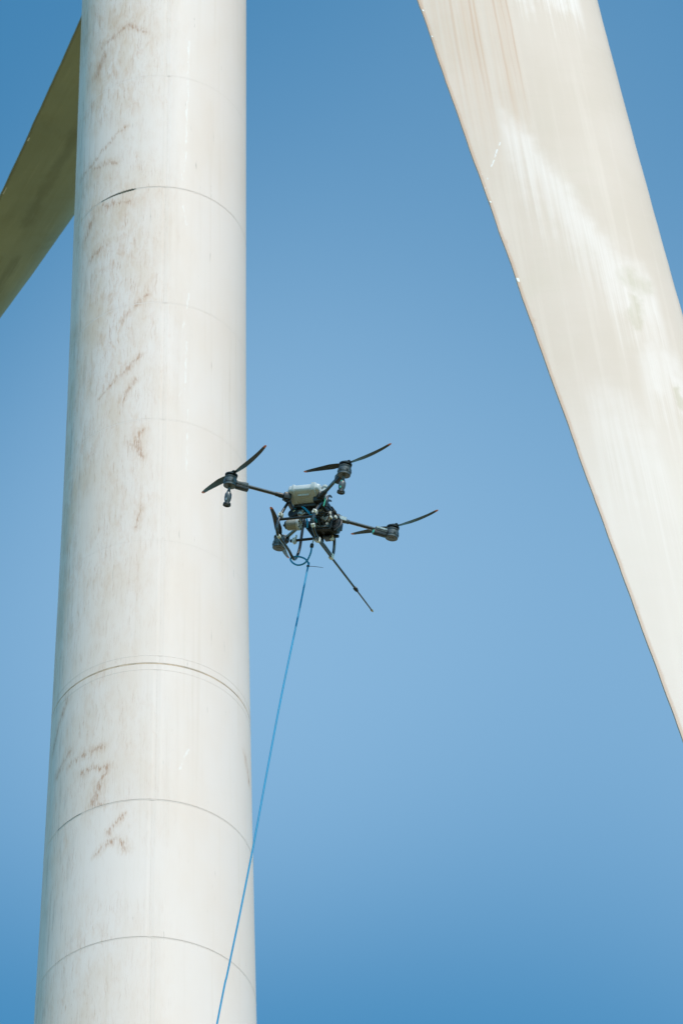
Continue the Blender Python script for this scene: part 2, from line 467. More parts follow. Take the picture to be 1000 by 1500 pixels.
    # rusty, chipped trailing edge; the continuous line also paints its shaded face
    ed = nt.nodes.new('ShaderNodeAttribute'); ed.attribute_name = 'edge_dist'
    n6, _ = g.noise(g.scale(P, (2.6, 2.6, 2.6)), 1.0, 8, 0.78)
    lim = g.ramp(n6, 0.42, 0.78, 0.010, 0.16, smooth=False)
    ef = g.math('MULTIPLY', g.ramp(g.math('DIVIDE', ed.outputs['Fac'], lim), 1.0, 0.1), g.ramp(n6, 0.38, 0.6))
    line = g.math('MULTIPLY', g.ramp(ed.outputs['Fac'], 0.06, 0.02), g.ramp(n6, 0.25, 0.55, 0.6, 1.0))
    ef = g.math('MAXIMUM', ef, line)
    col = g.mix(g.math('MULTIPLY', ef, 0.5), col, (0.47, 0.26, 0.15, 1) if not dirty_shaded else (0.16, 0.13, 0.07, 1))
    nt.links.new(col, b.inputs['Base Color'])
    b.inputs['Roughness'].default_value = 0.5
    b.inputs['Specular IOR Level'].default_value = 0.18
    bp = nt.nodes.new('ShaderNodeBump'); bp.inputs['Strength'].default_value = 0.3; bp.inputs['Distance'].default_value = 0.05
    nt.links.new(g.noise(g.scale(uvn.outputs[0], (0.8, 0.8, 1)), 1.0, 2, 0.5)[0], bp.inputs['Height']); nt.links.new(bp.outputs[0], b.inputs['Normal'])
    return mt

def ground_mat():
    mt, nt, b = new_mat('dry grass pasture'); g = NG(nt)
    P = g.coord('Object')
    n1, _ = g.noise(P, 0.02, 6, 0.6); n2, _ = g.noise(P, 1.8, 5, 0.7)
    c = g.mix(g.ramp(n1, 0.35, 0.65), (0.19, 0.155, 0.058, 1), (0.25, 0.185, 0.085, 1))
    c = g.mix(g.math('MULTIPLY', g.ramp(n2, 0.4, 0.7), 0.5), c, (0.075, 0.10, 0.028, 1))
    nt.links.new(c, b.inputs['Base Color']); b.inputs['Roughness'].default_value = 0.9
    b.inputs['Specular IOR Level'].default_value = 0.1
    return mt

# ------------------------------------------------------------------ ground
bm = bmesh.new()
N = 64
prev = None
for r in (0.0, 60, 200, 700, 2500):
    if r == 0:
        c0 = bm.verts.new((0, 0, 0)); continue
    ring = [bm.verts.new((r * math.cos(2 * math.pi * k / N), r * math.sin(2 * math.pi * k / N), 0)) for k in range(N)]
    for k in range(N):
        if prev is None: bm.faces.new((c0, ring[k], ring[(k + 1) % N]))
        else: bm.faces.new((prev[k], ring[k], ring[(k + 1) % N], prev[(k + 1) % N]))
    prev = ring
tag(link('ground', bm, ground_mat(), smooth=False), 'flat grassy pasture around the turbine', kind='structure')

# ------------------------------------------------------------------ wind turbine
TX, TY = -3.029, 70.0
HUBZ = 89.653
OV = 4.05854
turbine = empty('wind_turbine', loc=(TX, TY, 0))
tag(turbine, 'tall white wind turbine with a stained round tower and drooping blades', 'wind turbine')
M_tower = tower_paint()
M_groove = plain('grimy weld groove', (0.66, 0.55, 0.49), 0.7, var=0.2, scale=6)
M_rust = plain('rust-stained flange seam', (0.60, 0.43, 0.31), 0.75, var=0.35, scale=5)
M_white = plain('white fibreglass', (0.70, 0.70, 0.67), 0.45, var=0.05, scale=2)
M_dark = plain('mottled dark strip', (0.11, 0.095, 0.065), 0.8, var=0.6, scale=14)
M_conc = plain('pale concrete', (0.34, 0.33, 0.31), 0.9, var=0.15, scale=4)

RH = [0, 20, 40, 52.0, 58.0, 66.0, 78.0, 87.4]
RR = [2.12, 2.02, 1.86, 1.724, 1.601, 1.4755, 1.444, 1.40]
def tower_r(z):
    for i in range(len(RH) - 1):
        if z <= RH[i + 1]:
            t = (z - RH[i]) / (RH[i + 1] - RH[i]); return RR[i] + (RR[i + 1] - RR[i]) * t
    return RR[-1]
SMOOTH_R = {}
def tower_rs(z):                              # profile rounded off between the measured heights
    return sum(tower_r(z + d) * w for d, w in ((-3, .15), (-1.5, .2), (0, .3), (1.5, .2), (3, .15))) if 4 < z < 84 else tower_r(z)

# inner core (shows only as the dark bottom of the weld grooves)
bm = bmesh.new()
add_lathe(bm, [(tower_rs(z) - 0.005, z) for z in [0.3] + [i * 2.0 for i in range(1, 44)] + [87.3]], n=160)
tower = link('tower', bm, M_groove, turbine)

def rec(z): return 0.0045 if abs(z - 60.3) < 0.1 else (0.0006 if 62 < z < 70 or z > 73 else (0.0016 if z > 70 else 0.0024))
def shell(z0, z1, seam_ang, name='shell_ring', gap=0.0022):
    """one rolled plate: an open cylinder whose two edges meet at a vertical seam, with its own thickness"""
    bm = bmesh.new()
    uvl = bm.loops.layers.uv.new('UVMap')
    n = 168; rows = 5
    grid = []; ang = []
    for k in range(n + 1):
        r_mid = tower_rs((z0 + z1) / 2)
        a = seam_ang + gap / 2 / r_mid + (2 * math.pi - gap / r_mid) * k / n
        ang.append(a)
        colv = []
        zs = [z0] + [z0 + 0.006 + (z1 - z0 - 0.012) * j / (rows - 1) for j in range(rows)] + [z1]
        for j, z in enumerate(zs):
            r = tower_rs(z) - (rec(zs[j]) if j in (0, len(zs) - 1) else 0.0) - (0.0025 if k in (0, n) else 0)
            if j in (0, len(zs) - 1): zo = 0.0004 if rec(z) < 0.001 else 0.0018; z = z + (zo if j == 0 else -zo)
            colv.append((bm.verts.new((r * math.sin(a), -r * math.cos(a), z)), z))
        grid.append(colv)
    for k in range(n):
        for j in range(rows + 1):
            q = ((k, j), (k + 1, j), (k + 1, j + 1), (k, j + 1))
            f = bm.faces.new([grid[a][b_][0] for a, b_ in q])
            for lp, (a, b_) in zip(f.loops, q):
                an = ang[a]
                an = (an + math.pi) % (2 * math.pi) - math.pi if a not in (0, n) else an
                lp[uvl].uv = (0, grid[a][b_][1])
                lp[uvl].uv.x = ang[a] * 1.55
    # keep the texture seam on the far side: shift u so that the near face runs -pi..pi
    for f in bm.faces:
        mid = sum(lp[uvl].uv.x for lp in f.loops) / len(f.loops)
        sh = round(mid / (2 * math.pi * 1.55)) * 2 * math.pi * 1.55
        for lp in f.loops: lp[uvl].uv.x -= sh
    return link(name, bm, M_tower, tower, angle=3.6)

CAN = 2.68
joints = [54.86, 57.54, 60.30, 62.90, 65.56, 68.20, 70.90, 73.60]
zs_all = sorted([0.35] + [54.86 - CAN * i for i in range(1, 20) if 54.86 - CAN * i > 1.6] + joints + [73.6 + CAN * i for i in range(1, 6) if 73.6 + CAN * i < 86.2] + [87.4])
seam_at = {70.90: .11, 68.20: .10, 65.56: .11, 62.90: .115, 60.30: .12, 57.54: .095, 54.86: .065}
for i in range(len(zs_all) - 1):
    z0, z1 = zs_all[i], zs_all[i + 1]
    a = None
    for k, v_ in seam_at.items():
        if abs(z0 - k) < 0.05: a = v_
    if a is None: a = 0.07 + 0.02 * math.sin(i * 3.1)
    g0 = 0.009 if abs(z0 - 60.30) < 0.01 else (0.0004 if 62 < z0 < 69 or z0 > 73 else 0.001)
    g1 = 0.009 if abs(z1 - 60.30) < 0.01 else (0.0004 if 62 < z1 < 69 or z1 > 73 else 0.001)
    shell(z0 + g0, z1 - g1, a)

def arc_band(name, z, h, a0, a1, out, mat, n=96):
    """thin raised band hugging the tower wall from angle a0 to a1"""
    bm = bmesh.new(); rows = []
    for k in range(n + 1):
        a = a0 + (a1 - a0) * k / n
        taper = min(1.0, 1.5 * k / n, 10 * (n - k) / n) if abs(a1 - a0) < 6 else 1.0
        hh = h * (0.15 + 0.85 * taper) / 2
        ro = tower_rs(z) + out; ri = tower_rs(z) - 0.006
        wob = 0.0 if abs(a1 - a0) > 6 else 0.006 * math.sin(k * 0.9) * taper
        rows.append([bm.verts.new((r * math.sin(a), -r * math.cos(a), z + dz + wob)) for r, dz in ((ri, -hh), (ro, -hh * .7), (ro, hh * .7), (ri, hh))])
    for A, B in zip(rows, rows[1:]):
        for j in range(4): bm.faces.new((A[j], B[j], B[(j + 1) % 4], A[(j + 1) % 4]))
    return link(name, bm, mat, tower, angle=60)
arc_band('flange_ring', 60.30, 0.017, -math.pi, math.pi, -0.001, M_rust)
arc_band('paint_edge', 60.46, 0.009, -math.pi, math.pi, 0.002, M_tower)
arc_band('paint_edge', 60.17, 0.009, -math.pi, math.pi, 0.002, M_tower)
arc_band('dark_strip', 70.893, 0.050, -0.70, -0.24, 0.005, M_dark)  # thin dark band along part of the joint, narrower at one end
arc_band('dark_strip', 57.54, 0.016, -1.0, -0.64, 0.004, M_dark)

# weld bead lips: slightly proud, they catch light on the lower edge of each joint
BEAD = {54.86: .0018, 57.54: .0022, 65.56: .0008, 68.20: .0009, 70.90: .0016, 73.60: .0006}
for zj, bo in BEAD.items(): arc_band('weld_bead', zj - 0.013, 0.022, -math.pi, math.pi, bo, M_tower)

# plinth and door at the foot
bm = bmesh.new(); add_lathe(bm, [(3.6, 0.0), (3.6, 0.22), (3.4, 0.30), (2.3, 0.30), (2.3, 0.36)], n=64)
link('foundation', bm, M_conc, turbine)

# nacelle (behind the hub along the rotor axis)
SIDE = V((-AX.y, AX.x, 0)); ZUP = V((0, 0, 1))
bm = bmesh.new(); rows = []
for x, w, hlo, hhi in ((2.2, 1.15, -1.15, 1.15), (1.6, 1.5, -1.6, 1.6), (0, 1.7, -1.75, 1.8), (-4.0, 1.65, -1.7, 1.8), (-6.4, 1.45, -1.3, 1.75), (-6.9, 1.1, -0.9, 1.4)):
    ring = []
    for k in range(24):
        a = 2 * math.pi * k / 24
        ca, sa = math.cos(a), math.sin(a)
        px = abs(ca) ** 0.45 * math.copysign(1, ca) * w
        pz = abs(sa) ** 0.45 * math.copysign(1, sa)
        pz = (hlo + hhi) / 2 + pz * (hhi - hlo) / 2
        ring.append(bm.verts.new(AX * x + SIDE * px + ZUP * pz))
    rows.append(ring)
for A, B in zip(rows, rows[1:]):
    for k in range(24): bm.faces.new((A[k], A[(k + 1) % 24], B[(k + 1) % 24], B[k]))
bm.faces.new(rows[0]); bm.faces.new(rows[-1][::-1])
link('nacelle', bm, M_white, turbine, loc=(0, 0, HUBZ))
HUB = AX * OV + V((0, 0, HUBZ))
bm = bmesh.new()
add_lathe(bm, [(1.25, -1.6), (1.6, -1.2), (1.7, 0), (1.55, 0.9), (1.1, 1.7), (0.5, 2.15), (0.05, 2.25)], n=40, mat=axis_mat((0, 0, 0), AX))
link('hub', bm, M_white, turbine, loc=HUB)

# blades --------------------------------------------------------------
def chord_dir(d, beta):
    n0 = d.cross(AX); return (AX * math.cos(beta) + n0 * math.sin(beta)).normalized()
C_R = chord_dir(DR, rad(10))
E_H = ZUP.cross(DR.cross(C_R)).normalized()     # level direction on the hanging blade's skin
C_L = chord_dir(DL, rad(-15))
C_U = chord_dir(DU, rad(10))

def lerp_tab(tab, s):
    for (s0, v0), (s1, v1) in zip(tab, tab[1:]):
        if s <= s1: return v0 + (v1 - v0) * max(0, (s - s0) / (s1 - s0))
    return tab[-1][1]

def make_blade(d, c, te, le, material, label, tmul=1.0):
    n = d.cross(c).normalized()
    bm = bmesh.new(); uvl = bm.loops.layers.uv.new('UVMap')
    edl = bm.verts.layers.float.new('edge_dist')
    K = 36
    xs = []
    for k in range(K + 1): xs.append(0.5 * (1 - math.cos(math.pi * k / K)))
    S = [1.2, 2.2, 3.5, 5, 6.5, 8, 10, 12] + [12 + 0.22 * i for i in range(1, 179)] + [51.6, 52.0]
    rows = []; info = []
    for s in S:
        L = le(s) + 0.008 * noise.noise((s * 0.9, 3.1, 0)) + 0.003 * noise.noise((s * 3.1, 9.1, 0))
        T = te(s) + 0.014 * noise.noise((s * 1.1, 7.7, 0)) + 0.006 * noise.noise((s * 2.9, 1.7, 0)); ch = L - T
        tc = lerp_tab([(0, 1.0), (3, 1.0), (6, .62), (9, .40), (12, .29), (18, .21), (30, .17), (52, .13)], s) * tmul
        rb = lerp_tab([(0, 1.0), (3, 1.0), (10, 0.0), (60, 0.0)], s); rb = rb * rb * (3 - 2 * rb)
        ring = []; inf = []
        def yt(x): return 5 * tc * ch * (.2969 * math.sqrt(x) - .126 * x - .3516 * x * x + .2843 * x ** 3 - .1036 * x ** 4)
        loop = [(x, 1) for x in xs] + [(x, -1) for x in xs[-1:0:-1]]
        for x, sg in loop:
            y = yt(x) + 0.018 * min(1, x * 5) 
            y = sg * y * (1.0 if sg > 0 else 0.72) + 0.02 * ch * math.sin(math.pi * x) * (0.6)
            cc = L - x * ch
            # round root
            an = math.pi * x * sg
            rc, ry = 1.05 * math.cos(an), 1.05 * math.sin(an)
            cpos = cc * (1 - rb) + rc * rb; npos = y * (1 - rb) + ry * rb
            v = bm.verts.new(d * s + c * cpos + n * npos)
            v[edl] = max(0.0, (cc - T)) if rb < 0.5 else 5.0
            ring.append(v); inf.append((cpos, s))
        rows.append(ring); info.append(inf)
    m_ = len(rows[0])
    for i in range(len(rows) - 1):
        for k in range(m_):
            q = ((i, k), (i, (k + 1) % m_), (i + 1, (k + 1) % m_), (i + 1, k))
            f = bm.faces.new([rows[a][b_] for a, b_ in q])
            for lp, (a, b_) in zip(f.loops, q): lp[uvl].uv = info[a][b_]
    bm.faces.new(rows[0]); bm.faces.new(rows[-1][::-1])
    o = link('blade', bm, material, turbine, angle=50, loc=HUB)
    if label: o['label'] = label
    return o

def te_R(s):
    if s > 44: return -1.158 + 0.0232 * (s - 44) + 0.55 * ((s - 44) / 8) ** 2.2
    return -1.794 + 0.00565 * s + 0.0002 * s * s if s > 12 else lerp_tab([(0, -1.05), (3, -1.05), (12, -1.70)], s)
def le_R(s):
    if s > 44: return 0.460 - 0.028 * (s - 44) - 0.55 * ((s - 44) / 8) ** 2.2
    return 2.66 - 0.072 * s + 0.0005 * s * s if s > 12 else lerp_tab([(0, 1.05), (3, 1.05), (9, 1.75), (12, 1.87)], s)
TE_L = [(0, -1.05), (3, -1.05), (12, -1.42), (14.66, -1.22), (16.26, -1.11), (18.95, -0.955), (21.79, -0.79), (30, -0.45), (52, -0.12)]
LE_L = [(0, 1.05), (3, 1.05), (9, 1.8), (13, 1.9), (22.53, 1.205), (23.72, 1.13), (25.21, 1.03), (27.09, 0.88), (34, 0.5), (52, 0.10)]
M_bladeR = blade_paint('weathered cream blade skin')
M_bladeL = blade_paint('algae-stained blade skin with painted shade', dirty_shaded=True)  # left blade: algae stains plus its shade held in the colour
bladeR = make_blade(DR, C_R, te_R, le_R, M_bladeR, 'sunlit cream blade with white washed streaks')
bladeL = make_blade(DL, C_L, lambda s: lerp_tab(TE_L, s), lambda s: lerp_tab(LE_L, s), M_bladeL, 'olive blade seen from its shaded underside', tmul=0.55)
make_blade(DU, C_U, te_R, le_R, M_bladeR, None)

# filler patches along the edges
M_patch = plain('white filler patch', (0.74, 0.70, 0.66), 0.6, var=0.12, scale=14)
def patch(blade, d, c, s, cpos, size, off):
    n = d.cross(c).normalized()
    mm = Matrix((d, c, n)).transposed().to_4x4(); mm.translation = d * s + c * cpos + n * off
    bm = bmesh.new(); add_box(bm, (-size[0] / 2, -size[1] / 2, -0.012), (size[0] / 2, size[1] / 2, 0.010), 0.006, mm, 1)
    link('filler_patch', bm, M_patch, blade)
for s, dc, sz in ((19.0, 0.025, (.07, .035)), (20.0, 0.025, (.06, .03)), (25.0, 0.06, (.15, .05)), (26.0, 0.025, (.06, .03)), (28.6, 0.03, (.13, .06))):
    patch(bladeR, DR, C_R, s, te_R(s) + dc, sz, 0.018)

for s, dc, sz in ((16.9, 0.10, (.16, .07)), (19.35, 0.07, (.16, .07)), (21.5, 0.08, (.30, .09))):
    patch(bladeL, DL, C_L, s, lerp_tab(TE_L, s) + dc, sz, 0.018)

# ------------------------------------------------------------------ drone
R_D = Matrix(((0.9145, 0.3779, 0.1447), (-0.3448, 0.9149, -0.2098), (-0.2117, 0.1419, 0.967)))
MD = R_D.to_4x4(); MD.translation = V((-0.32617, 47.01879, 44.16735))
drone = empty('drone', MD)
tag(drone, 'black four-rotor work drone with a pale grey tank hovering beside the tower', 'drone')

K_black = plain('matt black plastic', (0.016, 0.017, 0.019), 0.42, var=0.3, scale=25, bump=0.15)
K_carbon = plain('glossy carbon tube', (0.022, 0.022, 0.023), 0.30, var=0.35, scale=60, coat=0.8)
K_grey = plain('dark grey motor metal', (0.105, 0.11, 0.115), 0.40, metal=0.3, var=0.25, scale=30)
K_silver = plain('bare aluminium', (0.42, 0.41, 0.39), 0.36, metal=0.6, var=0.2, scale=40)
K_clamp = plain('pale clamp fitting', (0.74, 0.73, 0.69), 0.4, var=0.15, scale=40)
K_tank = plain('pale grey tank plastic', (0.55, 0.575, 0.60), 0.42, var=0.06, scale=12, bump=0.1)
K_pump = plain('warm grey pump casing', (0.30, 0.29, 0.26), 0.4, var=0.1, scale=15)
K_prop = plain('dark propeller composite', (0.028, 0.031, 0.030), 0.38, var=0.2, scale=20)
K_tip = plain('faded orange-red tip paint', (0.76, 0.24, 0.17), 0.5, var=0.15, scale=20)
K_hose = plain('blue hose rubber', (0.001, 0.265, 0.50), 0.55, var=0.1, scale=8)
K_brass = plain('brass fitting', (0.60, 0.42, 0.20), 0.35, metal=0.8, var=0.2, scale=30)
K_green = plain('sea-green indicator lens', (0.08, 0.55, 0.42), 0.2, var=0.1, scale=20)
K_greyw = plain('light grey module plastic', (0.46, 0.48, 0.49), 0.4, var=0.1, scale=15)

HS = 0.96 / math.sqrt(2)
MOT = {1: V((-HS, -HS, 0)), 2: V((HS, -HS, 0)), 3: V((HS, HS, 0)), 4: V((-HS, HS, 0))}
ROOT = {1: V((-.185, -.272, 0)), 2: V((.205, -.218, 0)), 3: V((.20, .278, 0)), 4: V((-.25, .315, 0))}

# frame: bars between the four arm roots, corner hinges
fr = bmesh.new()
for a, b_ in ((2, 3), (3, 4), (4, 1)):
    d = ROOT[b_] - ROOT[a]
    add_box(fr, (0.02, -0.021, -0.032), (d.length - 0.02, 0.021, 0.018), 0.006, along_mat(ROOT[a], d), 1)
add_box(fr, (-.20, -.015, -.028), (.20, .06, .014), 0.006, None, 1)
add_box(fr, (-.06, -.025, -.030), (-.01, .27, .016), 0.006, None, 1)
add_box(fr, (.09, -.025, -.030), (.14, .27, .016), 0.006, None, 1)
frame = link('frame', fr, K_black, drone, angle=30)

for i in (1, 2, 3, 4):
    d = (MOT[i] - ROOT[i]); L = d.length; M_ = along_mat(ROOT[i], d)
    bm = bmesh.new(); add_tube(bm, [ROOT[i] - d.normalized() * 0.03, MOT[i] - d.normalized() * 0.05], 0.0205, 16)
    arm = link('arm', bm, K_carbon, drone)
    # folding hinge at the root
    bm = bmesh.new()
    add_box(bm, (-0.05, -0.040, -0.040), (0.035, 0.040, 0.040), 0.010, M_)
    add_lathe(bm, [(0.028, -0.052), (0.028, 0.052)], 16, M_ @ Matrix.Translation((-0.01, 0.0, 0)))
    link('arm_hinge', bm, K_black, arm, angle=30)
    bm = bmesh.new()
    add_lathe(bm, [(0.0225, 0), (0.029, 0.006), (0.029, 0.045), (0.025, 0.055), (0.025, 0.085), (0.0225, 0.09)], 18, M_ @ Matrix.Translation((0.035, 0, 0)) @ Matrix.Rotation(rad(90), 4, 'Y'))
    link('arm_collar', bm, K_grey if i == 3 else K_black, arm, angle=30)
    if i == 3:
        bm = bmesh.new(); add_box(bm, (0.0, -0.046, -0.020), (0.085, -0.036, 0.030), 0.004, M_, 1)
        link('hinge_plate', bm, K_silver, arm, angle=30)
    # speed-controller housing next to the motor
    bm = bmesh.new(); add_box(bm, (L - 0.21, -0.030, -0.060), (L - 0.065, 0.030, -0.012), 0.008, M_)
    link('controller_housing', bm, K_black, arm, angle=30)
    bm = bmesh.new(); add_box(bm, (L - 0.20, -0.036, -0.022), (L - 0.06, 0.036, 0.028), 0.010, M_)
    for hx in (L - 0.155, L - 0.115): add_box(bm, (hx, -0.040, -0.008), (hx + 0.02, 0.040, 0.010), 0.003, M_, 1)
    link('motor_bracket', bm, K_grey, arm, angle=30)
    if i in (1, 3):
        bm = bmesh.new(); add_box(bm, (L - 0.195, -0.0405, 0.004), (L - 0.07, -0.035, 0.027), 0.003, M_, 1)
        link('bracket_plate', bm, K_silver, arm, angle=30)
    if i in (2, 3):
        bm = bmesh.new(); add_box(bm, (L - 0.222, -0.024, -0.054), (L - 0.208, 0.024, -0.018), 0.003, M_, 1)
        link('status_light', bm, K_green, arm, angle=30)

# motors, same mesh for all four
bm = bmesh.new()
add_lathe(bm, [(0.030, -0.064), (0.034, -0.060), (0.062, -0.060), (0.070, -0.055), (0.070, -0.030), (0.0745, -0.027), (0.0745, 0.016), (0.072, 0.020), (0.060, 0.022), (0.060, 0.030), (0.060, 0.040), (0.066, 0.044), (0.066, 0.052), (0.060, 0.056)], 36)
me_motor = link('motor', bm, K_grey, drone, angle=30).data
bpy.data.objects.remove(bpy.data.objects['motor'])
bm = bmesh.new()
add_lathe(bm, [(0.052, 0.054), (0.052, 0.068), (0.070, 0.072), (0.071, 0.086), (0.064, 0.092), (0.030, 0.094), (0.026, 0.104), (0.010, 0.107)], 36)
tmp = link('motor_cap', bm, K_black, drone, angle=30); me_cap = tmp.data; bpy.data.objects.remove(tmp)
bm = bmesh.new()
add_box(bm, (0.0715, -0.012, -0.024), (0.0765, 0.012, -0.004), 0.002, None, 1)
tmp = link('cooling_slot', bm, K_black, drone, angle=30); me_slot = tmp.data; bpy.data.objects.remove(tmp)

PROP = {1: ((142.7, .705), (-34.5, .70)), 2: ((161.8, .622), (-17.8, .637)), 3: ((162.6, .625), (-13.5, .600)), 4: ((-79.0, .525), (106.0, .600))}
def blade_mesh(length):
    """one folding propeller blade along +X: twisted, tapered, slightly coned; returns (body, tip)"""
    def section(s):
        t = s / length
        ch = lerp_tab([(0, .030), (.06, .034), (.15, .060), (.32, .080), (.55, .066), (.85, .044), (.97, .034), (1.0, .016)], t)
        tw = rad(lerp_tab([(0, 16), (.2, 19), (.5, 12), (1, 6)], t))
        z = 0.080 + 0.075 * t ** 1.5
        th = lerp_tab([(0, .014), (.2, .009), (1, .003)], t)
        sweep = 0.012 * math.sin(math.pi * t) - 0.03 * max(0, t - .8)
        return ch, tw, z + 0.010, th, sweep
    def ring(bm, s):
        ch, tw, z, th, sw = section(s); out = []
        for k in range(12):
            a = 2 * math.pi * k / 12
            y = ch * 0.5 * math.cos(a); zz = th * 0.5 * math.sin(a) + 0.06 * ch * (1 - (2 * y / ch) ** 2)
            out.append(bm.verts.new((s, sw + y * math.cos(tw) - zz * math.sin(tw), z + y * math.sin(tw) + zz * math.cos(tw))))
        return out
    res = []
    for s0, s1, n in ((0.035, length * 0.935, 22), (length * 0.935, length, 5)):
        bm = bmesh.new(); rows = [ring(bm, s0 + (s1 - s0) * i / n) for i in range(n + 1)]
        for A, B in zip(rows, rows[1:]):
            for k in range(12): bm.faces.new((A[k], A[(k + 1) % 12], B[(k + 1) % 12], B[k]))
        bm.faces.new(rows[0]); bm.faces.new(rows[-1][::-1]); res.append(bm)
    return res
for i in (1, 2, 3, 4):
    mo = link('motor', me_motor, None, drone, loc=MOT[i])
    link('motor_cap', me_cap, None, mo)
    for k in range(6):
        sl = link('cooling_slot', me_slot, None, mo); sl.rotation_euler.z = k * math.pi / 3 + 0.3
    # propeller: hub clamp + two blades + painted tips
    bm = bmesh.new()
    a0 = rad(PROP[i][0][0])
    mm = Matrix.Rotation(a0, 4, 'Z')
    add_box(bm, (-0.060, -0.020, 0.104), (0.060, 0.020, 0.116), 0.004, mm, 1)
    add_lathe(bm, [(0.022, 0.095), (0.022, 0.120), (0.012, 0.124)], 18)
    for e in (-0.045, 0.045): add_lathe(bm, [(0.013, 0.084), (0.013, 0.121)], 12, mm @ Matrix.Translation((e, 0, 0)))
    pr = link('propeller', bm, K_black, drone, angle=30, loc=MOT[i])
    for az, ln in PROP[i]:
        body, tip = blade_mesh(ln)
        for nm, b_, mt in (('propeller_blade', body, K_prop), ('propeller_tip', tip, K_tip)):
            for v in b_.verts: v.co = Matrix.Rotation(rad(az), 4, 'Z') @ v.co
            link(nm, b_, mt, pr, angle=60)

# spray nozzles under the two near motors
for i, tilt in ((1, 0.02), (2, -0.02)):
    base = MOT[i] + V((0, 0, -0.05)); dn = V((tilt, 0, -1))
    mm = axis_mat(base, dn)
    k = 1.06 if i == 1 else 0.95
    bm = bmesh.new(); add_lathe(bm, [(0.018, 0), (0.015, 0.03 * k), (0.015, 0.050 * k), (0.024, 0.080 * k), (0.037, 0.105 * k), (0.039, 0.14 * k), (0.035, 0.175 * k), (0.026, 0.20 * k), (0.026, 0.212 * k)], 24, mm)
    nz = link('nozzle', bm, K_grey, drone, angle=35)
    bm = bmesh.new(); add_lathe(bm, [(0.026, 0.206 * k), (0.042, 0.214 * k), (0.044, 0.235 * k), (0.036, 0.240 * k), (0.014, 0.232 * k)], 28, mm)
    link('nozzle_disc', bm, K_black, nz, angle=35)
    for q in range(3):
        m2 = mm @ Matrix.Rotation(q * 2.094 + 0.9, 4, 'Z')
        for pr_, px_, pz_ in ((.009, .030, .125), (.006, .028, .165)):
            bm = bmesh.new()
            add_lathe(bm, [(pr_, 0), (pr_, 0.006)], 12, m2 @ Matrix.Translation((px_, 0.003, pz_ * k)) @ Matrix.Rotation(rad(90), 4, 'Y'))
            link('nozzle_port', bm, K_black, nz, angle=35)
    for xa, xb in ((-.036, -.029), (.029, .036)):
        bm = bmesh.new(); add_box(bm, (xa, -0.008, 0.09 * k), (xb, 0.008, 0.19 * k), 0.002, mm, 1)
        link('nozzle_bracket', bm, K_silver if i == 1 else K_green, nz, angle=30)

# tank: chamfered body with raised ribs, cap and outlet
def loft(sections):
    bm = bmesh.new(); rows = [[bm.verts.new(p) for p in s] for s in sections]
    n = len(rows[0])
    for A, B in zip(rows, rows[1:]):
        for k in range(n): bm.faces.new((A[k], A[(k + 1) % n], B[(k + 1) % n], B[k]))
    bm.faces.new(rows[0]); bm.faces.new(rows[-1][::-1])
    return bm
def tank_sec(x, g=0.0):
    pts = [(-.150 - g, -.032 - g), (-.300 - g, .040 - g * .4), (-.312 - g, .062), (-.305 - g, .112 + g), (-.285, .124 + g), (-.06, .124 + g), (-.03 + g, .10), (-.03 + g, -.032 - g)]
    return [(x, y, z) for y, z in pts]
def shr(sec, f, cy=-.17, cz=.045): return [(x, cy + (y - cy) * f, cz + (z - cz) * f) for x, y, z in sec]
bm = loft([shr(tank_sec(-.166), .90), shr(tank_sec(-.156), .97), tank_sec(-.146), tank_sec(.178), shr(tank_sec(.196), .96), shr(tank_sec(.206), .86)])
bmesh.ops.bevel(bm, geom=[e for e in bm.edges], offset=0.008, segments=2, affect='EDGES', profile=0.5)
tank = link('tank', bm, K_tank, drone, angle=35)
for x0, x1, g_ in ((-.120, -.085, .009), (.105, .165, .013)):
    bm = loft([tank_sec(x0, 0.0), tank_sec(x0 + .008, g_), tank_sec(x1 - .008, g_), tank_sec(x1, 0.0)])
    link('tank_rib', bm, K_tank, tank, angle=35)
bm = bmesh.new(); add_box(bm, (-.06, -.262, .002), (.08, -.248, .032), .004, None, 1)
for v in bm.verts: v.co.z -= 0.0; 
link('tank_recess', bm, K_tank, tank, angle=30)
bm = bmesh.new(); add_lathe(bm, [(0.026, 0), (0.026, 0.05), (0.034, 0.054), (0.034, 0.075), (0.028, 0.08)], 20, Matrix.Translation((0.232, -.21, .055)))
add_box(bm, (0.19, -.24, .045), (0.262, -.18, .075), .012)
link('tank_outlet', bm, K_tank, tank, angle=35)
bm = bmesh.new(); add_lathe(bm, [(0.05, 0), (0.05, 0.03), (0.044, 0.036)], 24, Matrix.Translation((0.0, -.17, .124)))
link('tank_cap', bm, K_black, tank, angle=35)
bm = bmesh.new()
add_box(bm, (-.135, -.165, -.078), (.165, -.02, -.036), .010)
add_box(bm, (-.13, -.13, -.12), (-.03, -.03, -.07), .010)
add_box(bm, (.12, -.235, -.06), (.215, -.13, .03), .010)
link('tank_cradle', bm, K_black, drone, angle=30)

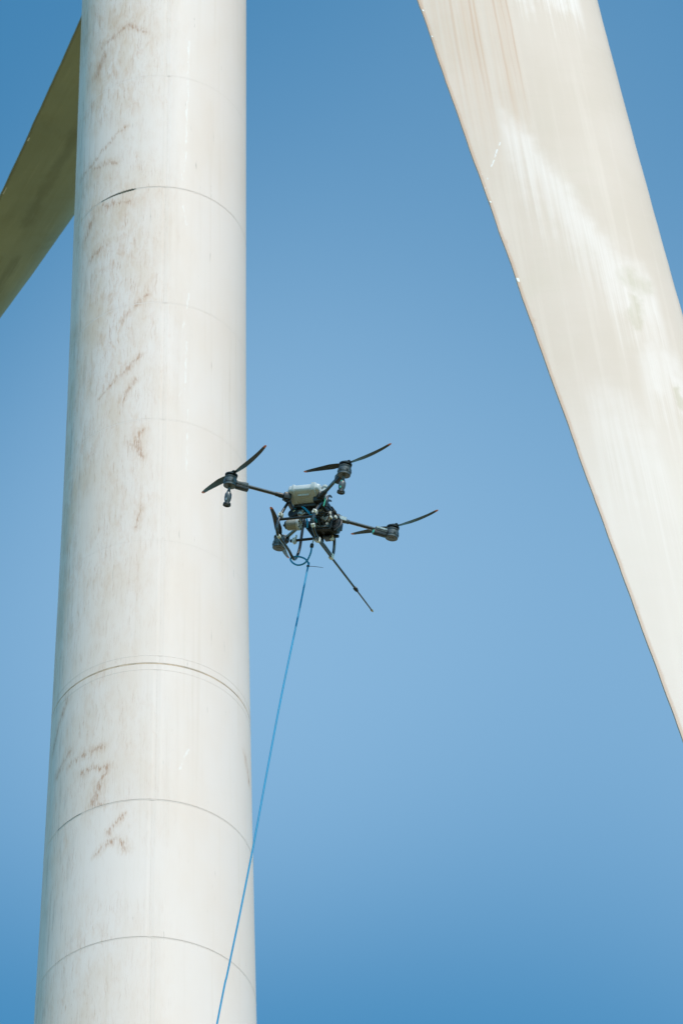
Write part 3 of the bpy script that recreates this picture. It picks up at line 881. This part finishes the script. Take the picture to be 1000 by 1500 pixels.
# landing gear
LEG_L = [(-.2, -.168, 0), (-.2, -.239, -.12), (-.2, -.305, -.254), (-.2, -.338, -.362), (-.2, -.335, -.450), (-.2, -.272, -.497), (-.2, -.085, -.503), (-.2, .03, -.512), (-.2, .101, -.530), (-.2, .172, -.532), (-.2, .222, -.475), (-.2, .258, -.347), (-.2, .257, -.195), (-.2, .25, -.03)]
LEG_R = [(.205, -.165, -.02), (.205, -.250, -.154), (.205, -.300, -.241), (.205, -.322, -.321), (.205, -.296, -.410), (.205, -.223, -.466), (.205, -.124, -.477), (.205, .04, -.470), (.205, .18, -.474), (.205, .255, -.474), (.205, .285, -.42), (.205, .268, -.298), (.205, .205, -.200), (.205, .14, -.10), (.205, .10, -.02)]
for pts in (LEG_L, LEG_R):
    bm = bmesh.new(); add_tube(bm, smooth_path(pts, 5), 0.0165, 12)
    leg = link('landing_leg', bm, K_carbon, drone)
    for k in ((2, 5) if pts is LEG_L else (2, 4, 9)):
        a, b_ = V(pts[k]), V(pts[k + 1])
        bm = bmesh.new(); add_lathe(bm, [(0.017, -0.022), (0.022, -0.018), (0.022, 0.018), (0.017, 0.022)], 14, axis_mat(a, b_ - a))
        link('leg_sleeve', bm, K_clamp, leg, angle=35)
CLAMPS = {0: [(-.2, -.30, -.245), (.205, -.30, -.245)], 1: [(-.2, .20, -.300), (.205, .20, -.300)]}
for k, (p0, p1) in enumerate((((-.225, -.30, -.301), (.205, -.30, -.300)), ((-.262, .16, -.300), (.285, .16, -.292)))):
    bm = bmesh.new(); add_tube(bm, [p0, p1], 0.0155, 12)
    bar = link('cross_bar', bm, K_black, drone)
    for cx in ((-.2, .205) if k == 0 else (-.222, .04, .224)):
        y, z = p0[1], p0[2]
        bm = bmesh.new()
        if k == 0:
            add_box(bm, (cx - .024, y - .030, z + .030), (cx + .024, y + .026, z + .066), .006, None, 1)
            add_box(bm, (cx - .034, y - .014, z + .052), (cx + .034, y + .006, z + .064), .003, None, 1)
            add_lathe(bm, [(.010, 0), (.010, .03), (.006, .034)], 10, Matrix.Translation((cx + .012, y - .03, z + .05)) @ Matrix.Rotation(rad(90), 4, 'X'))
        else:
            add_box(bm, (cx - .026, y - .024, z - .030), (cx + .020, y + .024, z + .030), .006, None, 1)
            add_box(bm, (cx - .010, y - .036, z - .046), (cx + .012, y + .010, z - .024), .004, None, 1)
            add_lathe(bm, [(.009, 0), (.012, .012), (.007, .034)], 10, Matrix.Translation((cx + .018, y - .018, z + .026)))
        link('bar_clamp', bm, K_clamp, bar, angle=30)
    for e in (p0, p1):
        bm = bmesh.new(); add_lathe(bm, [(.017, -.014), (.019, -.010), (.019, .010), (.017, .014)], 12, axis_mat(e, V((1, 0, 0))))
        link('bar_cap', bm, K_black, bar, angle=35)

# spray lance running forward off the right skid
bm = bmesh.new(); add_tube(bm, [(.207, -.19, -.500), (.205, .264, -.500), (.205, .952, -.502)], [.0135, .0135, .0125], 12)
lance = link('lance', bm, K_carbon, drone)
bm = bmesh.new(); add_tube(bm, [(.205, .95, -.502), (.205, 1.405, -.507)], [.0095, .0085], 10); link('lance_extension', bm, K_carbon, lance)
bm = bmesh.new(); add_lathe(bm, [(.013, -.035), (.022, -.028), (.022, .012), (.016, .02), (.016, .038), (.010, .042)], 16, axis_mat((.205, .952, -.502), (0, 1, 0)))
link('lance_joint', bm, K_black, lance, angle=35)
bm = bmesh.new(); add_lathe(bm, [(.010, 0), (.013, .006), (.013, .022), (.008, .028), (.008, .044), (.004, .048)], 14, axis_mat((.205, 1.40, -.507), (0, 1, 0)))
link('lance_tip', bm, K_brass, lance, angle=35)
for lo_, hi_ in (((.182, .225, -.520), (.228, .275, -.460)), ((.184, -.13, -.522), (.228, -.10, -.462))):
    bm = bmesh.new(); add_box(bm, lo_, hi_, .006, None, 1); link('lance_clamp', bm, K_clamp, lance, angle=30)

# pump slung under the near bar
bm = bmesh.new(); mx = axis_mat((-.178, -.15, -.288), (1, 0, 0))
add_lathe(bm, [(.050, 0.0), (.0615, .006), (.063, .016), (.063, .118), (.061, .124)], 32, mx)
pump = link('pump', bm, K_pump, drone, angle=35)
bm = bmesh.new(); add_lathe(bm, [(.012, -.050), (.014, -.036), (.030, -.030), (.046, -.020), (.048, 0.002)], 24, mx); link('pump_end_cap', bm, K_black, pump, angle=35)
bm = bmesh.new(); add_lathe(bm, [(.064, .122), (.070, .125), (.070, .146), (.064, .150), (.046, .150), (.043, .128), (.020, .126), (.018, .14), (.004, .142)], 32, mx); link('pump_flange', bm, K_greyw, pump, angle=35)
for q in range(6):
    a = q * math.pi / 3
    bm = bmesh.new(); add_lathe(bm, [(.008, .148), (.008, .158)], 8, mx @ Matrix.Translation((.054 * math.cos(a), .054 * math.sin(a), 0)))
    link('pump_bolt', bm, K_black, pump, angle=35)
bm = bmesh.new()
add_lathe(bm, [(.044, 0), (.056, .01), (.056, .05), (.046, .06)], 22, axis_mat((-.135, -.11, -.15), (0, -1, .1)))
add_box(bm, (-.16, -.13, -.135), (-.09, -.05, -.06), .010)
link('pump_head', bm, K_black, pump, angle=35)

# valve block and couplings between tank and pump
bm = bmesh.new()
add_lathe(bm, [(.012, 0), (.018, .008), (.018, .03), (.011, .034), (.011, .07)], 14, axis_mat((-.075, -.12, -.105), (0.3, -.5, -1)))
add_lathe(bm, [(.010, 0), (.016, .006), (.016, .028), (.010, .032)], 14, axis_mat((-.045, -.13, -.11), (1, -.4, -.5)))
add_lathe(bm, [(.010, 0), (.015, .008), (.015, .03), (.009, .036), (.009, .06)], 14, axis_mat((-.05, -.13, -.16), (1, 0, .4)))
add_box(bm, (-.085, -.15, -.165), (-.03, -.10, -.125), .006, None, 1)
link('valve_block', bm, K_silver, drone, angle=35)
bm = bmesh.new(); add_lathe(bm, [(.011, 0), (.017, .006), (.017, .03), (.012, .034)], 14, axis_mat((-.105, -.15, -.115), (-1, -.2, -.6))); link('coupling', bm, K_brass, drone, angle=35)

# control box and hanging hopper panel
bm = bmesh.new()
add_box(bm, (.05, .03, -.275), (.255, .20, -.055), .006)
add_box(bm, (.03, .0, -.060), (.275, .21, -.048), .004)
add_box(bm, (.03, .0, -.285), (.265, .21, -.274), .004)
for px_ in (.035, .25): add_box(bm, (px_, .0, -.28), (px_ + .018, .02, -.05), .003)
add_box(bm, (.20, .07, -.225), (.325, .18, -.13), .008)
add_lathe(bm, [(.04, 0), (.052, .006), (.052, .06), (.04, .066)], 24, axis_mat((.255, .10, -.235), (1, 0, -.1)))
box = link('control_box', bm, K_black, drone, angle=30)
for (x0, x1, z0, z1, dy) in ((.05, .10, -.12, -.07, .018), (.115, .19, -.11, -.075, .024), (.10, .16, -.20, -.14, .016), (.18, .25, -.185, -.13, .02), (.06, .09, -.26, -.17, .022), (.13, .24, -.262, -.235, .014), (.205, .25, -.115, -.06, .02)):
    bm = bmesh.new(); add_box(bm, (x0, .012 - dy, z0), (x1, .034, z1), .004, None, 1)
    link('connector', bm, K_greyw if dy > .019 else K_grey, box, angle=30)
for (x, z, r) in ((.15, -.165, .018), (.085, -.225, .014), (.215, -.215, .02), (.235, -.085, .012)):
    bm = bmesh.new(); add_lathe(bm, [(r * .7, 0), (r, .004), (r, .02), (r * .6, .026)], 14, axis_mat((x, .026, z), (0, -1, 0)))
    link('gland', bm, K_greyw, box, angle=35)
bm = bmesh.new(); add_box(bm, (.085, -.075, -.095), (.195, .005, -.040), .010); add_box(bm, (.10, -.08, -.10), (.15, -.05, -.085), .005, None, 1)
link('receiver', bm, K_greyw, drone, angle=30)
bm = loft([[(-.095, y, -.175), (.03, y, -.175), (.10, y, -.225), (.115, y, -.335), (.035, y, -.335)] for y in (.06, .20)])
bmesh.ops.bevel(bm, geom=[e for e in bm.edges], offset=0.006, segments=1, affect='EDGES')
link('hopper_panel', bm, K_black, drone, angle=30)
bm = bmesh.new()
add_box(bm, (.14, .09, -.335), (.235, .19, -.315), .006, None, 1)
for x in (.15, .218): add_box(bm, (x, .11, -.318), (x + .012, .17, -.280), .003, None, 1)
link('camera_bracket', bm, K_black, drone, angle=30)

# claw-shaped arm rests on the right frame bar
for pts in ([(.24, -.135, -.085), (.24, -.148, -.03), (.24, -.125, .036), (.24, -.085, .082), (.24, -.035, .092)], [(.24, -.14, -.06), (.24, -.115, -.01), (.24, -.075, .028), (.24, -.03, .045)], [(.24, .06, -.12), (.24, .039, -.07), (.24, .055, -.03), (.24, .10, -.012)]):
    sp = smooth_path(pts, 5)
    bm = bmesh.new(); add_tube(bm, sp, [0.021 - 0.012 * i / (len(sp) - 1) for i in range(len(sp))], 10); link('arm_rest', bm, K_black, drone)
bm = bmesh.new(); add_tube(bm, smooth_path([(.228, -.172, -.10), (.236, -.172, -.04), (.232, -.186, .014)], 5), 0.009, 8); link('cable_sleeve', bm, K_green, drone)
bm = bmesh.new(); add_box(bm, (.195, -.20, -.10), (.232, .06, -.055), .008); link('side_rail', bm, K_black, drone, angle=30)

# blue feed tubes and black looms
for pts, r in (([(-.135, -.13, -.095), (-.112, -.14, -.062), (-.070, -.15, -.052), (-.012, -.15, -.086), (.048, -.14, -.145), (.105, -.12, -.195), (.12, -.05, -.22)], .0125),
               ([(.0, -.09, -.15), (.013, -.10, -.19), (.030, -.10, -.245), (.028, -.08, -.30)], .0105)):
    bm = bmesh.new(); add_tube(bm, smooth_path(pts, 6), r, 10); link('feed_tube', bm, K_hose, drone)
rnd = random.Random(3)
for k in range(16):
    cx, cz = rnd.uniform(.0, .30), rnd.uniform(-.27, -.06); w_, h_ = rnd.uniform(.008, .022), rnd.uniform(.006, .016); cy = rnd.uniform(-.04, .02)
    bm = bmesh.new(); add_box(bm, (cx - w_, cy - .012, cz - h_), (cx + w_, cy + .03, cz + h_), .002, None, 1)
    link('fitting', bm, rnd.choice((K_silver, K_greyw, K_grey, K_black, K_clamp)), drone, angle=30)
for k in range(14):
    p0 = V((rnd.uniform(-.12, .20), rnd.uniform(-.10, .0), rnd.uniform(-.10, -.05)))
    p3 = V((rnd.uniform(-.08, .28), rnd.uniform(-.06, .02), rnd.uniform(-.30, -.20)))
    p1 = p0 + V((rnd.uniform(-.05, .07), rnd.uniform(-.08, -.02), -.07)); p2 = p3 + V((rnd.uniform(-.05, .06), -.06, .08))
    bm = bmesh.new(); add_tube(bm, smooth_path([p0, p1, p2, p3], 6), rnd.choice((.005, .006, .008)), 8); link('cable', bm, K_black, drone)
bm = bmesh.new(); add_tube(bm, smooth_path([(.30, .12, -.10), (.335, .10, -.14), (.34, .08, -.21), (.29, .05, -.285)], 6), .009, 8)
add_tube(bm, smooth_path([(.25, -.02, -.02), (.285, .03, -.07), (.30, .08, -.12)], 6), .010, 8)
link('cable', bm, K_black, drone)

# hose nipple below the drone
bm = bmesh.new(); add_tube(bm, [(.036, .10, -.325), (.027, .10, -.415)], .0075, 10)
nip = link('hose_nipple', bm, K_silver, drone)
bm = bmesh.new(); add_lathe(bm, [(.010, -.030), (.019, -.022), (.021, 0), (.019, .018), (.010, .026)], 16, axis_mat((.0255, .10, -.425), (0, 0, -1)))
link('nipple_grip', bm, K_black, nip, angle=50)

# ------------------------------------------------------------------ hose
loop = [(.025, .10, -.440), (.027, .10, -.497), (.016, .10, -.556), (-.008, .10, -.614), (-.044, .105, -.642), (-.100, .11, -.650), (-.152, .115, -.631), (-.199, .12, -.592), (-.221, .125, -.556), (-.208, .13, -.531), (-.169, .135, -.522), (-.110, .135, -.532), (-.048, .135, -.563), (-.004, .13, -.615), (.014, .12, -.66)]
pts = [MD @ V(p) for p in loop]
down = [(-.37, 43.515), (-.476, 42.827), (-.661, 41.672), (-.812, 40.638), (-.932, 39.79), (-1.083, 38.79), (-1.212, 37.99), (-1.318, 37.322), (-1.95, 33.0), (-2.75, 27.0), (-3.75, 19.0), (-4.85, 10.0), (-5.75, 2.6), (-6.1, 0.35), (-6.6, 0.03), (-7.6, 0.018), (-9.0, 0.018)]
pts += [V((x, 47.248, z)) for x, z in down]
sp = smooth_path(pts, 8)
org = V((-6.6, 47.248, 0))
bm = bmesh.new(); add_tube(bm, [p - org for p in sp], 0.0098, 12)
hose = link('hose', bm, K_hose, loc=org)
tag(hose, 'thin blue hose looping below the drone and trailing down in front of the tower', 'hose')
bm = bmesh.new()
q0 = V((-.37, 47.24, 43.515)) - org
dr_ = V((0.99, 0.05, -.10))
add_tube(bm, [q0, q0 + dr_ * .07 + V((0, 0, .004)), q0 + dr_ * .165], [.003, .0028, .0022], 6)
add_lathe(bm, [(.0155, -.006), (.0165, 0), (.0155, .006)], 10, axis_mat(q0, (0, 0, 1)))
link('cable_tie', bm, K_black, hose)
